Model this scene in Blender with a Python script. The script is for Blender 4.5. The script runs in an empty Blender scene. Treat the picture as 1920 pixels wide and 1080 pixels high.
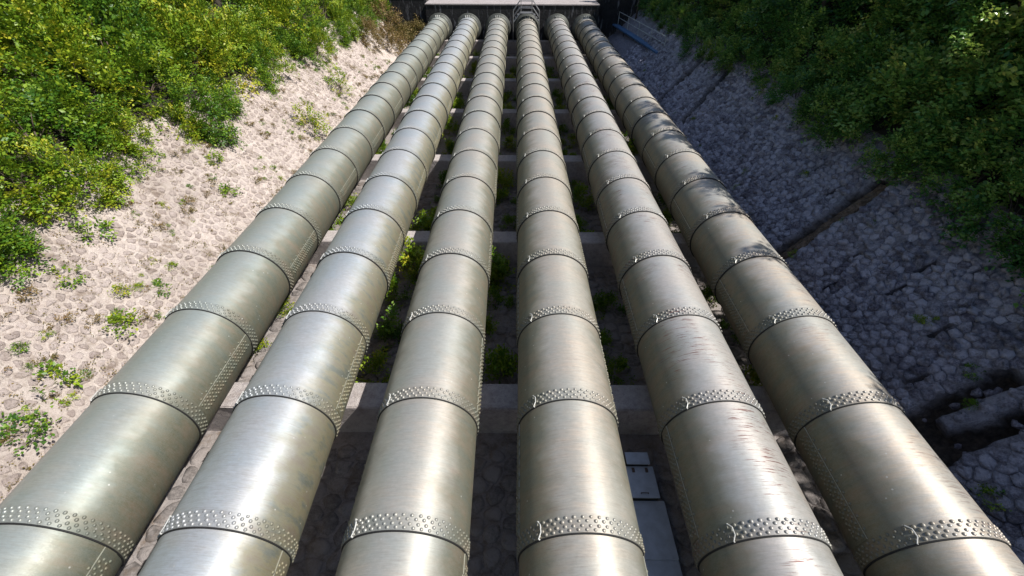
import bpy, bmesh, math, random
import numpy as np
from mathutils import Vector, Matrix, noise as mnoise

rng = np.random.default_rng(7)
random.seed(7)
sc = bpy.context.scene
COL = sc.collection
PI = math.pi

# ------------------------------------------------------------------ camera
CAM_H = 7.9865
cam_d = bpy.data.cameras.new('camera')
cam = bpy.data.objects.new('camera', cam_d)
COL.objects.link(cam)
cam_d.sensor_width = 36.0
cam_d.lens = 828.17 / 1920 * 36.0
cam_d.clip_start = 0.1
cam_d.clip_end = 1500
def cam_axes(a, b, c):
    fw = Vector((0, math.cos(a), -math.sin(a))); up = Vector((0, math.sin(a), math.cos(a))); rt = Vector((1, 0, 0))
    M = Matrix(((math.cos(b), math.sin(b), 0), (-math.sin(b), math.cos(b), 0), (0, 0, 1)))
    fw, up, rt = M @ fw, M @ up, M @ rt
    return math.cos(c) * rt + math.sin(c) * up, -math.sin(c) * rt + math.cos(c) * up, fw
rt, up, fw = cam_axes(math.radians(39.477), math.radians(-0.25), math.radians(0.272))
m3 = Matrix((rt, up, -fw)).transposed()
cam.matrix_world = Matrix.Translation((0, 0, CAM_H)) @ m3.to_4x4()
sc.camera = cam

# ------------------------------------------------------------------ light
SUN = Vector((0.592, -0.09, 0.801)).normalized()
world = bpy.data.worlds.new('World'); sc.world = world; world.use_nodes = True
wn = world.node_tree
bg = wn.nodes['Background']; bg.inputs['Strength'].default_value = 0.095
sky = wn.nodes.new('ShaderNodeTexSky'); sky.sky_type = 'NISHITA'; sky.sun_disc = False
sky.sun_elevation = math.asin(SUN.z); sky.sun_rotation = math.atan2(SUN.x, SUN.y)
wn.links.new(sky.outputs[0], bg.inputs['Color'])
sd = bpy.data.lights.new('sun', 'SUN'); sun = bpy.data.objects.new('sun', sd); COL.objects.link(sun)
sd.energy = 5.0; sd.angle = math.radians(0.55); sd.color = (1.0, 0.955, 0.89)
sun.rotation_euler = SUN.to_track_quat('Z', 'Y').to_euler()
sun.location = (20, -5, 40)
sc.view_settings.view_transform = 'Standard'; sc.view_settings.look = 'None'
sc.view_settings.exposure = 0.36; sc.view_settings.gamma = 1.0
sc.view_settings.use_curve_mapping = False

# ------------------------------------------------------------------ helpers
def tag(o, label=None, cat=None, group=None, kind=None):
    if label: o['label'] = label
    if cat: o['category'] = cat
    if group: o['group'] = group
    if kind: o['kind'] = kind
    return o
def link(name, me, parent=None, loc=None):
    o = bpy.data.objects.new(name, me); COL.objects.link(o)
    if parent: o.parent = parent
    if loc is not None: o.location = loc
    return o
def empty(name, loc=(0, 0, 0), rz=0):
    o = bpy.data.objects.new(name, None); COL.objects.link(o); o.location = loc; o.rotation_euler = (0, 0, rz)
    o.empty_display_size = 0.2
    return o
def mesh(name, verts, faces, mat=None, smooth=False):
    me = bpy.data.meshes.new(name)
    if isinstance(verts, np.ndarray): verts = verts.tolist()
    me.from_pydata(verts, [], faces)
    if mat: me.materials.append(mat)
    if smooth: me.polygons.foreach_set('use_smooth', [True] * len(me.polygons))
    me.update()
    return me
def quads(name, V, F, mat, smooth=False, tint=None):
    """fast builder: V (n,3) array, F (m,k) array"""
    V = np.asarray(V, np.float32); F = np.asarray(F, np.int32)
    me = bpy.data.meshes.new(name)
    me.vertices.add(len(V)); me.vertices.foreach_set('co', V.ravel())
    m, k = F.shape
    me.loops.add(m * k); me.loops.foreach_set('vertex_index', F.ravel())
    me.polygons.add(m)
    me.polygons.foreach_set('loop_start', np.arange(0, m * k, k, dtype=np.int32))
    me.polygons.foreach_set('loop_total', np.full(m, k, np.int32))
    if smooth: me.polygons.foreach_set('use_smooth', np.ones(m, bool))
    if tint is not None:
        at = me.attributes.new('tint', 'FLOAT', 'POINT'); at.data.foreach_set('value', np.asarray(tint, np.float32))
    me.materials.append(mat); me.update(calc_edges=True); me.validate()
    return me
class MB:
    def __init__(s): s.v = []; s.f = []
    def add(s, vs, fs):
        b = len(s.v); s.v += [tuple(v) for v in vs]; s.f += [tuple(b + i for i in f) for f in fs]
    def box(s, x0, x1, y0, y1, z0, z1, bev=0.0):
        if bev <= 0:
            vs = [(x, y, z) for z in (z0, z1) for y in (y0, y1) for x in (x0, x1)]
            s.add(vs, [(0, 2, 3, 1), (4, 5, 7, 6), (0, 1, 5, 4), (2, 6, 7, 3), (0, 4, 6, 2), (1, 3, 7, 5)]); return
        bm = bmesh.new(); bmesh.ops.create_cube(bm, size=1)
        for v in bm.verts:
            v.co = Vector(((x0 + x1) / 2 + v.co.x * (x1 - x0), (y0 + y1) / 2 + v.co.y * (y1 - y0), (z0 + z1) / 2 + v.co.z * (z1 - z0)))
        bmesh.ops.bevel(bm, geom=bm.edges[:], offset=bev, segments=2, affect='EDGES')
        bm.verts.index_update()
        s.add([v.co[:] for v in bm.verts], [[v.index for v in f.verts] for f in bm.faces]); bm.free()
    def bar(s, a, b, r, n=8, r2=None):
        a = Vector(a); b = Vector(b); d = (b - a).normalized()
        u = d.orthogonal().normalized(); w = d.cross(u); r2 = r if r2 is None else r2
        vs = [a + r * (math.cos(2 * PI * i / n) * u + math.sin(2 * PI * i / n) * w) for i in range(n)]
        vs += [b + r2 * (math.cos(2 * PI * i / n) * u + math.sin(2 * PI * i / n) * w) for i in range(n)]
        fs = [(i, (i + 1) % n, n + (i + 1) % n, n + i) for i in range(n)] + [tuple(range(n))[::-1], tuple(range(n, 2 * n))]
        s.add(vs, fs)
    def build(s, name, mat, parent=None, smooth=False):
        return link(name, mesh(name, s.v, s.f, mat, smooth), parent)

# node helpers
def newmat(name):
    m = bpy.data.materials.new(name); m.use_nodes = True
    nt = m.node_tree; b = nt.nodes['Principled BSDF']
    return m, nt, b
def N(nt, t, **kw):
    n = nt.nodes.new(t)
    for k, v in kw.items(): setattr(n, k, v)
    return n
def pos_vec(nt, scale=(1, 1, 1)):
    g = N(nt, 'ShaderNodeNewGeometry'); mp = N(nt, 'ShaderNodeMapping'); mp.inputs['Scale'].default_value = scale
    nt.links.new(g.outputs['Position'], mp.inputs['Vector']); return mp.outputs[0]
def noise(nt, vec, scale, detail=4, rough=0.55, dist=0.0):
    n = N(nt, 'ShaderNodeTexNoise'); n.inputs['Scale'].default_value = scale; n.inputs['Detail'].default_value = detail
    n.inputs['Roughness'].default_value = rough; n.inputs['Distortion'].default_value = dist
    nt.links.new(vec, n.inputs['Vector']); return n.outputs['Fac']
def ramp(nt, fac, stops):
    r = N(nt, 'ShaderNodeValToRGB'); e = r.color_ramp.elements
    while len(e) > 1: e.remove(e[0])
    e[0].position = stops[0][0]; e[0].color = (*stops[0][1], 1)
    for p, c in stops[1:]:
        q = e.new(p); q.color = (*c, 1)
    nt.links.new(fac, r.inputs[0]); return r.outputs[0]
def gramp(nt, fac, stops): return ramp(nt, fac, [(p, (v, v, v)) for p, v in stops])
def mix(nt, fac, a, b, mode='MIX'):
    m = N(nt, 'ShaderNodeMix', data_type='RGBA', blend_type=mode)
    if isinstance(fac, (int, float)): m.inputs[0].default_value = fac
    else: nt.links.new(fac, m.inputs[0])
    for i, c in ((6, a), (7, b)):
        if isinstance(c, tuple): m.inputs[i].default_value = (*c, 1)
        else: nt.links.new(c, m.inputs[i])
    return m.outputs[2]
def math_(nt, op, a, b=None, clamp=False):
    m = N(nt, 'ShaderNodeMath', operation=op, use_clamp=clamp)
    for i, c in ((0, a), (1, b)):
        if c is None: continue
        if isinstance(c, (int, float)): m.inputs[i].default_value = c
        else: nt.links.new(c, m.inputs[i])
    return m.outputs[0]
def bump(nt, b, h, strength, dist):
    n = N(nt, 'ShaderNodeBump'); n.inputs['Strength'].default_value = strength; n.inputs['Distance'].default_value = dist
    nt.links.new(h, n.inputs['Height']); nt.links.new(n.outputs[0], b.inputs['Normal'])

# ------------------------------------------------------------------ materials
def pipe_mat(name, base, warm, scratch=0.0, warm_amt=0.5, side=(0.115, 0.11, 0.06), flank=1):
    m, nt, b = newmat(name)
    geo = N(nt, 'ShaderNodeNewGeometry'); sep = N(nt, 'ShaderNodeSeparateXYZ'); nt.links.new(geo.outputs['Position'], sep.inputs[0])
    big = noise(nt, pos_vec(nt, (0.7, 0.9, 0.7)), 1.1, 4, 0.6, 0.4)
    brush = noise(nt, pos_vec(nt, (1.2, 9.0, 1.2)), 1.6, 6, 0.62, 0.6)      # streaks run round the shell
    fine = noise(nt, pos_vec(nt), 55, 3, 0.6)
    hair = noise(nt, pos_vec(nt, (2.0, 34.0, 2.0)), 2.0, 5, 0.7, 0.4)
    c = mix(nt, gramp(nt, brush, [(0.35, 0), (0.68, warm_amt * 0.7)]), base, warm)
    cool = tuple(v * k for v, k in zip(base, (0.88, 0.96, 1.0)))
    c = mix(nt, gramp(nt, big, [(0.42, 0), (0.62, 0.8)]), c, cool)
    # olive and ochre growth below the shoulder, with flank shade painted into it
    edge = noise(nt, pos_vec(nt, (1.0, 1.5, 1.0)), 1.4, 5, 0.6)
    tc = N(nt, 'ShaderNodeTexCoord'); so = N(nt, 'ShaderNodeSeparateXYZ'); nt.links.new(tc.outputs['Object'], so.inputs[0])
    lean = math_(nt, 'MULTIPLY', math_(nt, 'MAXIMUM', math_(nt, 'MULTIPLY', so.outputs['X'], flank), 0.0), 0.28 if flank > 0 else 0.5)  # stronger on left flanks of pipes four to six, imitating their shaded side
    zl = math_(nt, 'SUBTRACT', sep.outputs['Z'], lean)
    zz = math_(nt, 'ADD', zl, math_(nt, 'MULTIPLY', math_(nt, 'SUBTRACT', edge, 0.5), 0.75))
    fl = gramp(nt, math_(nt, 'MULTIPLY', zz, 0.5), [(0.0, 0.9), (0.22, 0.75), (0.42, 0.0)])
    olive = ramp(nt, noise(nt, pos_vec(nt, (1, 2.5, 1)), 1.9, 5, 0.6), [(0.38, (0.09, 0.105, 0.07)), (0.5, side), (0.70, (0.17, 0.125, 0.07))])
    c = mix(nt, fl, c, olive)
    c = mix(nt, gramp(nt, fine, [(0.45, 0.0), (0.75, 0.16)]), c, (0.5, 0.5, 0.46))
    c = mix(nt, gramp(nt, hair, [(0.44, 0.0), (0.72, 0.40)]), c, (0.23, 0.22, 0.19))
    c = mix(nt, gramp(nt, noise(nt, pos_vec(nt, (1, 1.6, 1)), 11, 6, 0.75), [(0.40, 0.0), (0.66, 0.26)]), c, (0.27, 0.265, 0.225))
    # grimy dark band on the lap, with rivet shadows put into its colour
    band = gramp(nt, so.outputs['Y'], [(0.0, 0.42), (0.24, 0.3), (0.285, 0.0)])
    c = mix(nt, math_(nt, 'MULTIPLY', band, gramp(nt, noise(nt, pos_vec(nt), 9, 4, 0.7), [(0.3, 0.35), (0.7, 1.0)])), c, (0.165, 0.165, 0.15))
    # light specks and rusty scuffs
    sp = N(nt, 'ShaderNodeTexVoronoi'); sp.inputs['Scale'].default_value = 4.0; nt.links.new(pos_vec(nt), sp.inputs['Vector'])
    c = mix(nt, gramp(nt, sp.outputs['Distance'], [(0.035, 0.8), (0.07, 0.0)]), c, (0.5, 0.5, 0.47))
    if scratch > 0:
        s1 = noise(nt, pos_vec(nt, (1.6, 26.0, 1.6)), 1.5, 5, 0.7, 0.3)
        s2 = noise(nt, pos_vec(nt, (0.9, 0.55, 0.9)), 0.9, 3, 0.5)
        k = math_(nt, 'MULTIPLY', gramp(nt, s1, [(0.55, 0), (0.62, 1)]), gramp(nt, s2, [(0.48, 0), (0.56, 1)]))
        c = mix(nt, math_(nt, 'MULTIPLY', k, scratch), c, (0.17, 0.085, 0.075))
    nt.links.new(c, b.inputs['Base Color'])
    b.inputs['Metallic'].default_value = 0.5
    b.inputs['Anisotropic'].default_value = 0.38; b.inputs['Anisotropic Rotation'].default_value = 0.25
    tg = N(nt, 'ShaderNodeTangent', direction_type='RADIAL', axis='Y'); nt.links.new(tg.outputs[0], b.inputs['Tangent'])
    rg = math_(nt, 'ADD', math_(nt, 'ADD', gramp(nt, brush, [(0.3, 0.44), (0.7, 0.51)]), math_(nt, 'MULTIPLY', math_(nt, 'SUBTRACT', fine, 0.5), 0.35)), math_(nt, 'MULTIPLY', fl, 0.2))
    nt.links.new(rg, b.inputs['Roughness'])
    h = math_(nt, 'ADD', math_(nt, 'MULTIPLY', brush, 0.6), math_(nt, 'ADD', math_(nt, 'MULTIPLY', fine, 0.25), math_(nt, 'MULTIPLY', big, 1.2)))
    bump(nt, b, h, 0.22, 0.01)
    return m
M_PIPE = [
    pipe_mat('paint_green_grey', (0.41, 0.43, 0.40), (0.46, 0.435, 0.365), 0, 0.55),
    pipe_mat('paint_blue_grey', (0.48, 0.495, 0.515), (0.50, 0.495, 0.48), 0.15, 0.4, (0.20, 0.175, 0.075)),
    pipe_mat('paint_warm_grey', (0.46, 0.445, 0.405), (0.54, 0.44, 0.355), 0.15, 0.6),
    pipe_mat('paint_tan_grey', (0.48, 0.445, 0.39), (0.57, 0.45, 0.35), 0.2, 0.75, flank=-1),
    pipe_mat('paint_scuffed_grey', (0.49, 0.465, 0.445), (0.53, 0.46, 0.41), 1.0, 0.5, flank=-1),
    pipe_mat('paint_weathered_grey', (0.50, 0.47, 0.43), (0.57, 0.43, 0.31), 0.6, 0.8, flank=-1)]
def simple(name, col, rough=0.7, metal=0.0, var=0.25, scale=3.0, bmp=0.0):
    m, nt, b = newmat(name)
    n = noise(nt, pos_vec(nt), scale, 5, 0.6)
    lo = tuple(c * (1 - var) for c in col); hi = tuple(min(1, c * (1 + var)) for c in col)
    nt.links.new(ramp(nt, n, [(0.3, lo), (0.7, hi)]), b.inputs['Base Color'])
    b.inputs['Roughness'].default_value = rough; b.inputs['Metallic'].default_value = metal
    if bmp: bump(nt, b, noise(nt, pos_vec(nt), scale * 6, 5, 0.65), 0.6, bmp)
    return m
M_JOINT = simple('joint_black', (0.008, 0.008, 0.008), 0.75)
M_LAPEDGE = simple('strap_edge_bare', (0.42, 0.42, 0.36), 0.4, 0.4)
M_CLIP = simple('clip_white', (0.6, 0.6, 0.57), 0.4, 0.2)
M_GALV = simple('galvanised_steel', (0.30, 0.30, 0.31), 0.42, 0.6, 0.15)
M_PLATE = simple('cover_plate_paint', (0.50, 0.54, 0.62), 0.5, 0.25, 0.15, 5.0)
M_HINGE = simple('rusty_iron', (0.12, 0.085, 0.07), 0.8, 0.2)
M_BLUE = simple('gangway_blue', (0.10, 0.20, 0.36), 0.55, 0.2, 0.2)
M_DARKSTEEL = simple('flange_dark', (0.10, 0.105, 0.095), 0.55, 0.4)
M_BARK = simple('bark', (0.10, 0.075, 0.055), 0.9, 0, 0.35, 8, 0.02)
M_SOIL = simple('soil', (0.030, 0.024, 0.016), 0.95, 0, 0.4, 2.5, 0.05)

def stone_mat(name, dark, mid, light, rough=0.85, bd=0.02, moss=0.0, pit=False):
    m, nt, b = newmat(name)
    at = N(nt, 'ShaderNodeAttribute', attribute_name='tint')
    n = noise(nt, pos_vec(nt), 7, 7, 0.7); n2 = noise(nt, pos_vec(nt), 0.9, 4, 0.6); n3 = noise(nt, pos_vec(nt), 26, 5, 0.75)
    f = math_(nt, 'ADD', math_(nt, 'MULTIPLY', at.outputs['Fac'], 0.22), math_(nt, 'ADD', math_(nt, 'MULTIPLY', n, 0.62), math_(nt, 'SUBTRACT', math_(nt, 'MULTIPLY', math_(nt, 'ADD', n2, math_(nt, 'MULTIPLY', n3, 1.9)), 0.22), 0.10)))
    c = ramp(nt, f, [(0.34, dark), (0.50, mid), (0.70, light)])
    if moss > 0:
        c = mix(nt, gramp(nt, noise(nt, pos_vec(nt), 1.7, 8, 0.75), [(0.52, 0), (0.66, moss)]), c, (0.15, 0.10, 0.06))
        c = mix(nt, gramp(nt, noise(nt, pos_vec(nt), 0.45, 5, 0.7), [(0.45, 0), (0.7, moss * 0.6)]), c, (0.22, 0.17, 0.14))
        c = mix(nt, gramp(nt, noise(nt, pos_vec(nt), 9, 5, 0.8), [(0.58, 0), (0.66, moss * 0.7)]), c, (0.10, 0.075, 0.06))
    if pit:       # dark soil colour painting in the shade of grooves, slots and gaps
        pa = N(nt, 'ShaderNodeAttribute', attribute_name='pit')
        c = mix(nt, pa.outputs['Fac'], c, ramp(nt, n, [(0.35, (0.03, 0.022, 0.017)), (0.65, (0.14, 0.105, 0.08))]))
    nt.links.new(c, b.inputs['Base Color']); b.inputs['Roughness'].default_value = rough
    h = math_(nt, 'ADD', noise(nt, pos_vec(nt), 11, 8, 0.72), math_(nt, 'MULTIPLY', n3, 0.35))
    bump(nt, b, h, 1.0, bd)
    return m
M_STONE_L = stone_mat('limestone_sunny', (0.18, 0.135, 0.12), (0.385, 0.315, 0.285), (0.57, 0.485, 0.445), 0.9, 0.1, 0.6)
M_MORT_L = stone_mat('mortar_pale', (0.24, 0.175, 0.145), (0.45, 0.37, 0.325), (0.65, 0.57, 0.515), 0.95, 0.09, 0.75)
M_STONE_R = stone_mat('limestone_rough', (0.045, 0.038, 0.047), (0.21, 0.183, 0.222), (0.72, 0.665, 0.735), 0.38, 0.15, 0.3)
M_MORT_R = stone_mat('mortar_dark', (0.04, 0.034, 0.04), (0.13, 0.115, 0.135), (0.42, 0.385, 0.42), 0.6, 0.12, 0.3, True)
M_STONE_F = stone_mat('channel_stone', (0.075, 0.065, 0.06), (0.15, 0.135, 0.13), (0.30, 0.27, 0.26), 0.8, 0.03, 0.5)
M_MORT_F = stone_mat('channel_mortar', (0.10, 0.09, 0.085), (0.19, 0.17, 0.165), (0.32, 0.29, 0.28), 0.9, 0.03, 0.7)
M_CONC = stone_mat('beam_concrete', (0.13, 0.115, 0.12), (0.30, 0.27, 0.275), (0.48, 0.44, 0.43), 0.9, 0.045, 0.35)
M_ROT = stone_mat('rotten_timber', (0.035, 0.022, 0.015), (0.12, 0.08, 0.05), (0.32, 0.22, 0.15), 0.9, 0.03)
def block_mat():
    m, nt, b = newmat('stained_masonry')
    v = noise(nt, pos_vec(nt, (2.2, 1, 0.35)), 2.0, 6, 0.7); n = noise(nt, pos_vec(nt), 2.5, 6, 0.7)
    c = ramp(nt, n, [(0.3, (0.008, 0.008, 0.009)), (0.6, (0.022, 0.021, 0.022)), (0.8, (0.05, 0.048, 0.047))])
    c = mix(nt, gramp(nt, v, [(0.55, 0), (0.66, 0.7)]), c, (0.24, 0.24, 0.26))
    nt.links.new(c, b.inputs['Base Color']); b.inputs['Roughness'].default_value = 0.9
    bump(nt, b, noise(nt, pos_vec(nt), 6, 7, 0.7), 1.0, 0.05)
    return m
M_BLOCK = block_mat()

def leaf_mat(name, stops, trans=0.32, gloss=0.45):
    m, nt, b = newmat(name)
    at = N(nt, 'ShaderNodeAttribute', attribute_name='tint'); oi = N(nt, 'ShaderNodeObjectInfo')
    n = noise(nt, pos_vec(nt), 0.35, 3, 0.6)
    f = math_(nt, 'ADD', math_(nt, 'MULTIPLY', at.outputs['Fac'], 0.5), math_(nt, 'ADD', math_(nt, 'MULTIPLY', oi.outputs['Random'], 0.28), math_(nt, 'MULTIPLY', n, 0.3)))
    c = ramp(nt, f, stops)
    nt.links.new(c, b.inputs['Base Color']); b.inputs['Roughness'].default_value = gloss
    b.inputs['Specular IOR Level'].default_value = 0.4
    tr = N(nt, 'ShaderNodeBsdfTranslucent'); nt.links.new(mix(nt, 0.5, c, (0.20, 0.26, 0.02)), tr.inputs[0])
    mx = N(nt, 'ShaderNodeMixShader'); mx.inputs[0].default_value = trans
    nt.links.new(b.outputs[0], mx.inputs[1]); nt.links.new(tr.outputs[0], mx.inputs[2])
    nt.links.new(mx.outputs[0], nt.nodes['Material Output'].inputs[0])
    return m
M_LEAF_L = leaf_mat('leaves_sunny', [(0.15, (0.02, 0.07, 0.012)), (0.40, (0.075, 0.18, 0.014)), (0.64, (0.24, 0.35, 0.02)), (0.84, (0.46, 0.44, 0.03)), (0.98, (0.42, 0.24, 0.06))], 0.22)
M_LEAF_R = leaf_mat('leaves_shady', [(0.2, (0.02, 0.08, 0.028)), (0.48, (0.07, 0.21, 0.05)), (0.70, (0.26, 0.42, 0.09)), (0.95, (0.5, 0.46, 0.12))], 0.3, 0.25)
M_LEAF_DRY = leaf_mat('leaves_dry', [(0.2, (0.10, 0.09, 0.025)), (0.5, (0.20, 0.15, 0.05)), (0.8, (0.26, 0.16, 0.07))], 0.2, 0.6)

# ------------------------------------------------------------------ terrain and setting
FLOOR = -2.05
A = math.radians(42)
X0 = {-1: 9.167, 1: 8.567}
def bank_pt(side, y, v, n=0.0):
    return (side * (X0[side] + v * math.cos(A) - n * math.sin(A)), y, FLOOR + v * math.sin(A) + n * math.cos(A))
def floor_pt(side, y, v, n=0.0): return (v, y, FLOOR + n)
def fbm(x, y, s, seed=0):
    return mnoise.fractal(Vector((x * s + seed * 17.3, y * s - seed * 9.1, seed * 3.7)), 0.9, 2.0, 4)
# recesses in the right bank: (y0 at toe, y1 at top, v0, v1, half width, depth)
GROOVES = {1: [(13.1, 13.75, 1.2, 5.2, 0.36, 0.40), (30.7, 31.8, 1.4, 5.0, 0.30, 0.6), (26.2, 28.2, 1.6, 5.4, 0.28, 0.6),
               (6.15, 6.45, 0.2, 3.5, 0.22, 0.5), (5.35, 5.55, 0.2, 3.1, 0.26, 0.5), (5.75, 5.8, 0.2, 1.7, 0.5, 0.45)], -1: []}
SLOTS = {1: [(10.0, 4.0), (8.95, 5.3), (9.7, 3.1), (11.55, 2.9), (8.05, 3.1), (9.15, 4.75), (14.6, 4.0), (12.3, 4.8), (7.1, 2.0),
             (17.0, 3.0), (16.2, 4.3), (20.0, 3.6), (22.5, 2.6), (18.5, 1.9), (4.4, 2.6), (3.8, 3.6), (24.5, 4.0), (10.9, 1.9)], -1: []}
def recess(side, y, v):
    d = 0.0
    for y0, y1, v0, v1, w, dep in GROOVES[side]:
        if v0 - 0.05 < v < v1 + 0.05:
            yc = y0 + (y1 - y0) * (v - v0) / (v1 - v0) + 0.06 * fbm(v, y0, 2.0)
            ww = w * (1.0 + 0.35 * fbm(v, y0, 1.3, 4))
            e = ww - abs(y - yc)
            if e > 0: d = max(d, dep * min(1, e / 0.11))
    for ys, vs in SLOTS[side]:
        if abs(y - ys) < 0.075 and abs(v - vs) < 0.24: d = max(d, 0.28)
    return d
def undul(side, y, v): return 0.10 * fbm(y, v, 0.22, 5 + side) + 0.03 * fbm(y, v, 1.1, 8 + side)

def bank_sheet(name, side, y0, y1, vmax, mat):
    ny = int((y1 - y0) / (0.075 if side > 0 else 0.1)); nv = int(vmax / 0.1)
    PIT = []
    V = np.zeros(((ny + 1) * (nv + 1), 3)); i = 0
    for a in range(ny + 1):
        y = y0 + a * (y1 - y0) / ny
        for b_ in range(nv + 1):
            v = b_ * vmax / nv
            rc_ = recess(side, y, v); PIT.append(min(1.0, rc_ / 0.2))
            n = undul(side, y, v) - rc_ + 0.012 * fbm(y, v, 5)
            V[i] = bank_pt(side, y, v, n); i += 1
    idx = np.arange((ny + 1) * (nv + 1)).reshape(ny + 1, nv + 1)
    F = np.stack([idx[:-1, :-1], idx[1:, :-1], idx[1:, 1:], idx[:-1, 1:]], -1).reshape(-1, 4)
    if side > 0: F = F[:, ::-1]
    me = quads(name, V, F, mat, True, np.full(len(V), 0.5))
    at = me.attributes.new('pit', 'FLOAT', 'POINT'); at.data.foreach_set('value', PIT)
    o = link(name, me)
    return tag(o, kind='structure')

def clip_poly(P, a, b, c):
    """keep a*x+b*y<=c"""
    out = []
    n = len(P)
    for i in range(n):
        p, q = P[i], P[(i + 1) % n]; dp = a * p[0] + b * p[1] - c; dq = a * q[0] + b * q[1] - c
        if dp <= 0: out.append(p)
        if dp * dq < 0:
            t = dp / (dp - dq); out.append((p[0] + (q[0] - p[0]) * t, p[1] + (q[1] - p[1]) * t))
    return out
def stones(ptf, side, y0, y1, v0, v1, cy, cv, jit, gap, h0, h1, mat, parent, base_n, skip=None, vis=None, rough=0.3, limit=298, slots=(), rc=0.24):
    ny = int((y1 - y0) / cy); nv = int((v1 - v0) / cv)
    S = {}
    for a in range(-1, ny + 1):
        for b_ in range(-1, nv + 1):
            off = 0.5 if b_ % 2 else 0.0
            S[a, b_] = (y0 + (a + off + 0.25 + random.uniform(-jit, jit)) * cy, v0 + (b_ + 0.5 + random.uniform(-jit, jit) * 0.75) * cv)
    cells = []
    for a in range(ny):
        for b_ in range(nv):
            s = S[a, b_]
            if skip and skip(*s): continue
            if random.random() < (0.09 if side < 0 else 0.02): continue
            P = [(s[0] - cy, s[1] - cv), (s[0] + cy, s[1] - cv), (s[0] + cy, s[1] + cv), (s[0] - cy, s[1] + cv)]
            for da in (-1, 0, 1):
                for db in (-1, 0, 1):
                    if (da or db) and (a + da, b_ + db) in S:
                        q = S[a + da, b_ + db]; dx, dy = q[0] - s[0], q[1] - s[1]
                        l = math.hypot(dx, dy); mx_, my_ = (s[0] + q[0]) / 2, (s[1] + q[1]) / 2
                        g = gap * random.uniform(0.4, 1.9)
                        P = clip_poly(P, dx / l, dy / l, (dx * mx_ + dy * my_) / l - g / 2)
                        if len(P) < 3: break
            for ys, vs in slots:
                if abs(vs - s[1]) < 0.22 + cv * 0.6 and abs(ys - s[0]) < cy:
                    if s[0] > ys: P = clip_poly(P, -1, 0, -(ys + 0.07))
                    else: P = clip_poly(P, 1, 0, ys - 0.07)
            if len(P) >= 3: cells.append((s, P))
    key = vis or (lambda s: s[0])
    cells.sort(key=lambda c: key(c[0]))
    rest_v, rest_f, rest_t = [], [], []
    for ci, (s, P) in enumerate(cells):
        # round the outline: cut corners once
        Q = []
        for i in range(len(P)):
            p, q = P[i], P[(i + 1) % len(P)]
            e_ = rc * random.uniform(.6, 1.3); Q += [(p[0] * (1 - e_) + q[0] * e_, p[1] * (1 - e_) + q[1] * e_), (p[0] * e_ + q[0] * (1 - e_), p[1] * e_ + q[1] * (1 - e_))]
        n = len(Q); cx = sum(p[0] for p in Q) / n; cyy = sum(p[1] for p in Q) / n
        h = random.uniform(h0, h1); und = base_n(cx, cyy)
        tx, ty = random.uniform(-1, 1) * rough * h, random.uniform(-1, 1) * rough * h
        vs, fs = [], []
        for k, (sc_, hh) in enumerate(((1.0, -0.05), (0.97, 0.55 * h), (0.62, h))):
            for i, p in enumerate(Q):
                dx, dy = p[0] - cx, p[1] - cyy
                jz = random.uniform(-1, 1) * h * rough * (0 if k == 0 else 0.6)
                sj = sc_ * (1 + (random.uniform(-0.13, 0.13) if k else 0))
                vs.append(ptf(side, cx + dx * sj, cyy + dy * sj, und + hh + jz + (tx * dx + ty * dy) / 0.2 * (k > 0)))
        vs.append(ptf(side, cx, cyy, und + h * random.uniform(0.95, 1.2)))
        for k in range(2):
            for i in range(n):
                j = (i + 1) % n; fs.append((k * n + i, k * n + j, (k + 1) * n + j, (k + 1) * n + i))
        for i in range(n): fs.append((2 * n + i, 2 * n + (i + 1) % n, 3 * n))
        if side < 0 or side == 0: fs = [f[::-1] for f in fs]
        t = random.random()
        if ci < limit:
            me = mesh('stone', vs, fs, mat, True)
            at = me.attributes.new('tint', 'FLOAT', 'POINT'); at.data.foreach_set('value', [t] * len(vs))
            link('stone', me, parent)
        else:
            b0 = len(rest_v); rest_v += vs; rest_t += [t] * len(vs); rest_f += [tuple(b0 + i for i in f) for f in fs]
    if rest_v:
        me = mesh('stone_paving', rest_v, rest_f, mat, True)
        at = me.attributes.new('tint', 'FLOAT', 'POINT'); at.data.foreach_set('value', rest_t)
        tag(link('stone_paving', me, parent), kind='stuff')

VB = 6.4
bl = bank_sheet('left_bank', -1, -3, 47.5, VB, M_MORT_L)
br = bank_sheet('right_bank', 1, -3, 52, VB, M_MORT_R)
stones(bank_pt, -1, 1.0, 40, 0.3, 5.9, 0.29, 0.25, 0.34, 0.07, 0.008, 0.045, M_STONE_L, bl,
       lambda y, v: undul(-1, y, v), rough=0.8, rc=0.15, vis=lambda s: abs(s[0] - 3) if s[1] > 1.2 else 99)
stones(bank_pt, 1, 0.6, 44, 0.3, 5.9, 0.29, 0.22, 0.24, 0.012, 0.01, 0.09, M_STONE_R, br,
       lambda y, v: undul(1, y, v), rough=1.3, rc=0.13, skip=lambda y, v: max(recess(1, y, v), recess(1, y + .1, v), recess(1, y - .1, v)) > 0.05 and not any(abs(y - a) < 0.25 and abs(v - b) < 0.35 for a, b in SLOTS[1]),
       vis=lambda s: abs(s[0] - 3.5) if s[1] > 1.0 else 99, slots=SLOTS[1])
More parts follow.
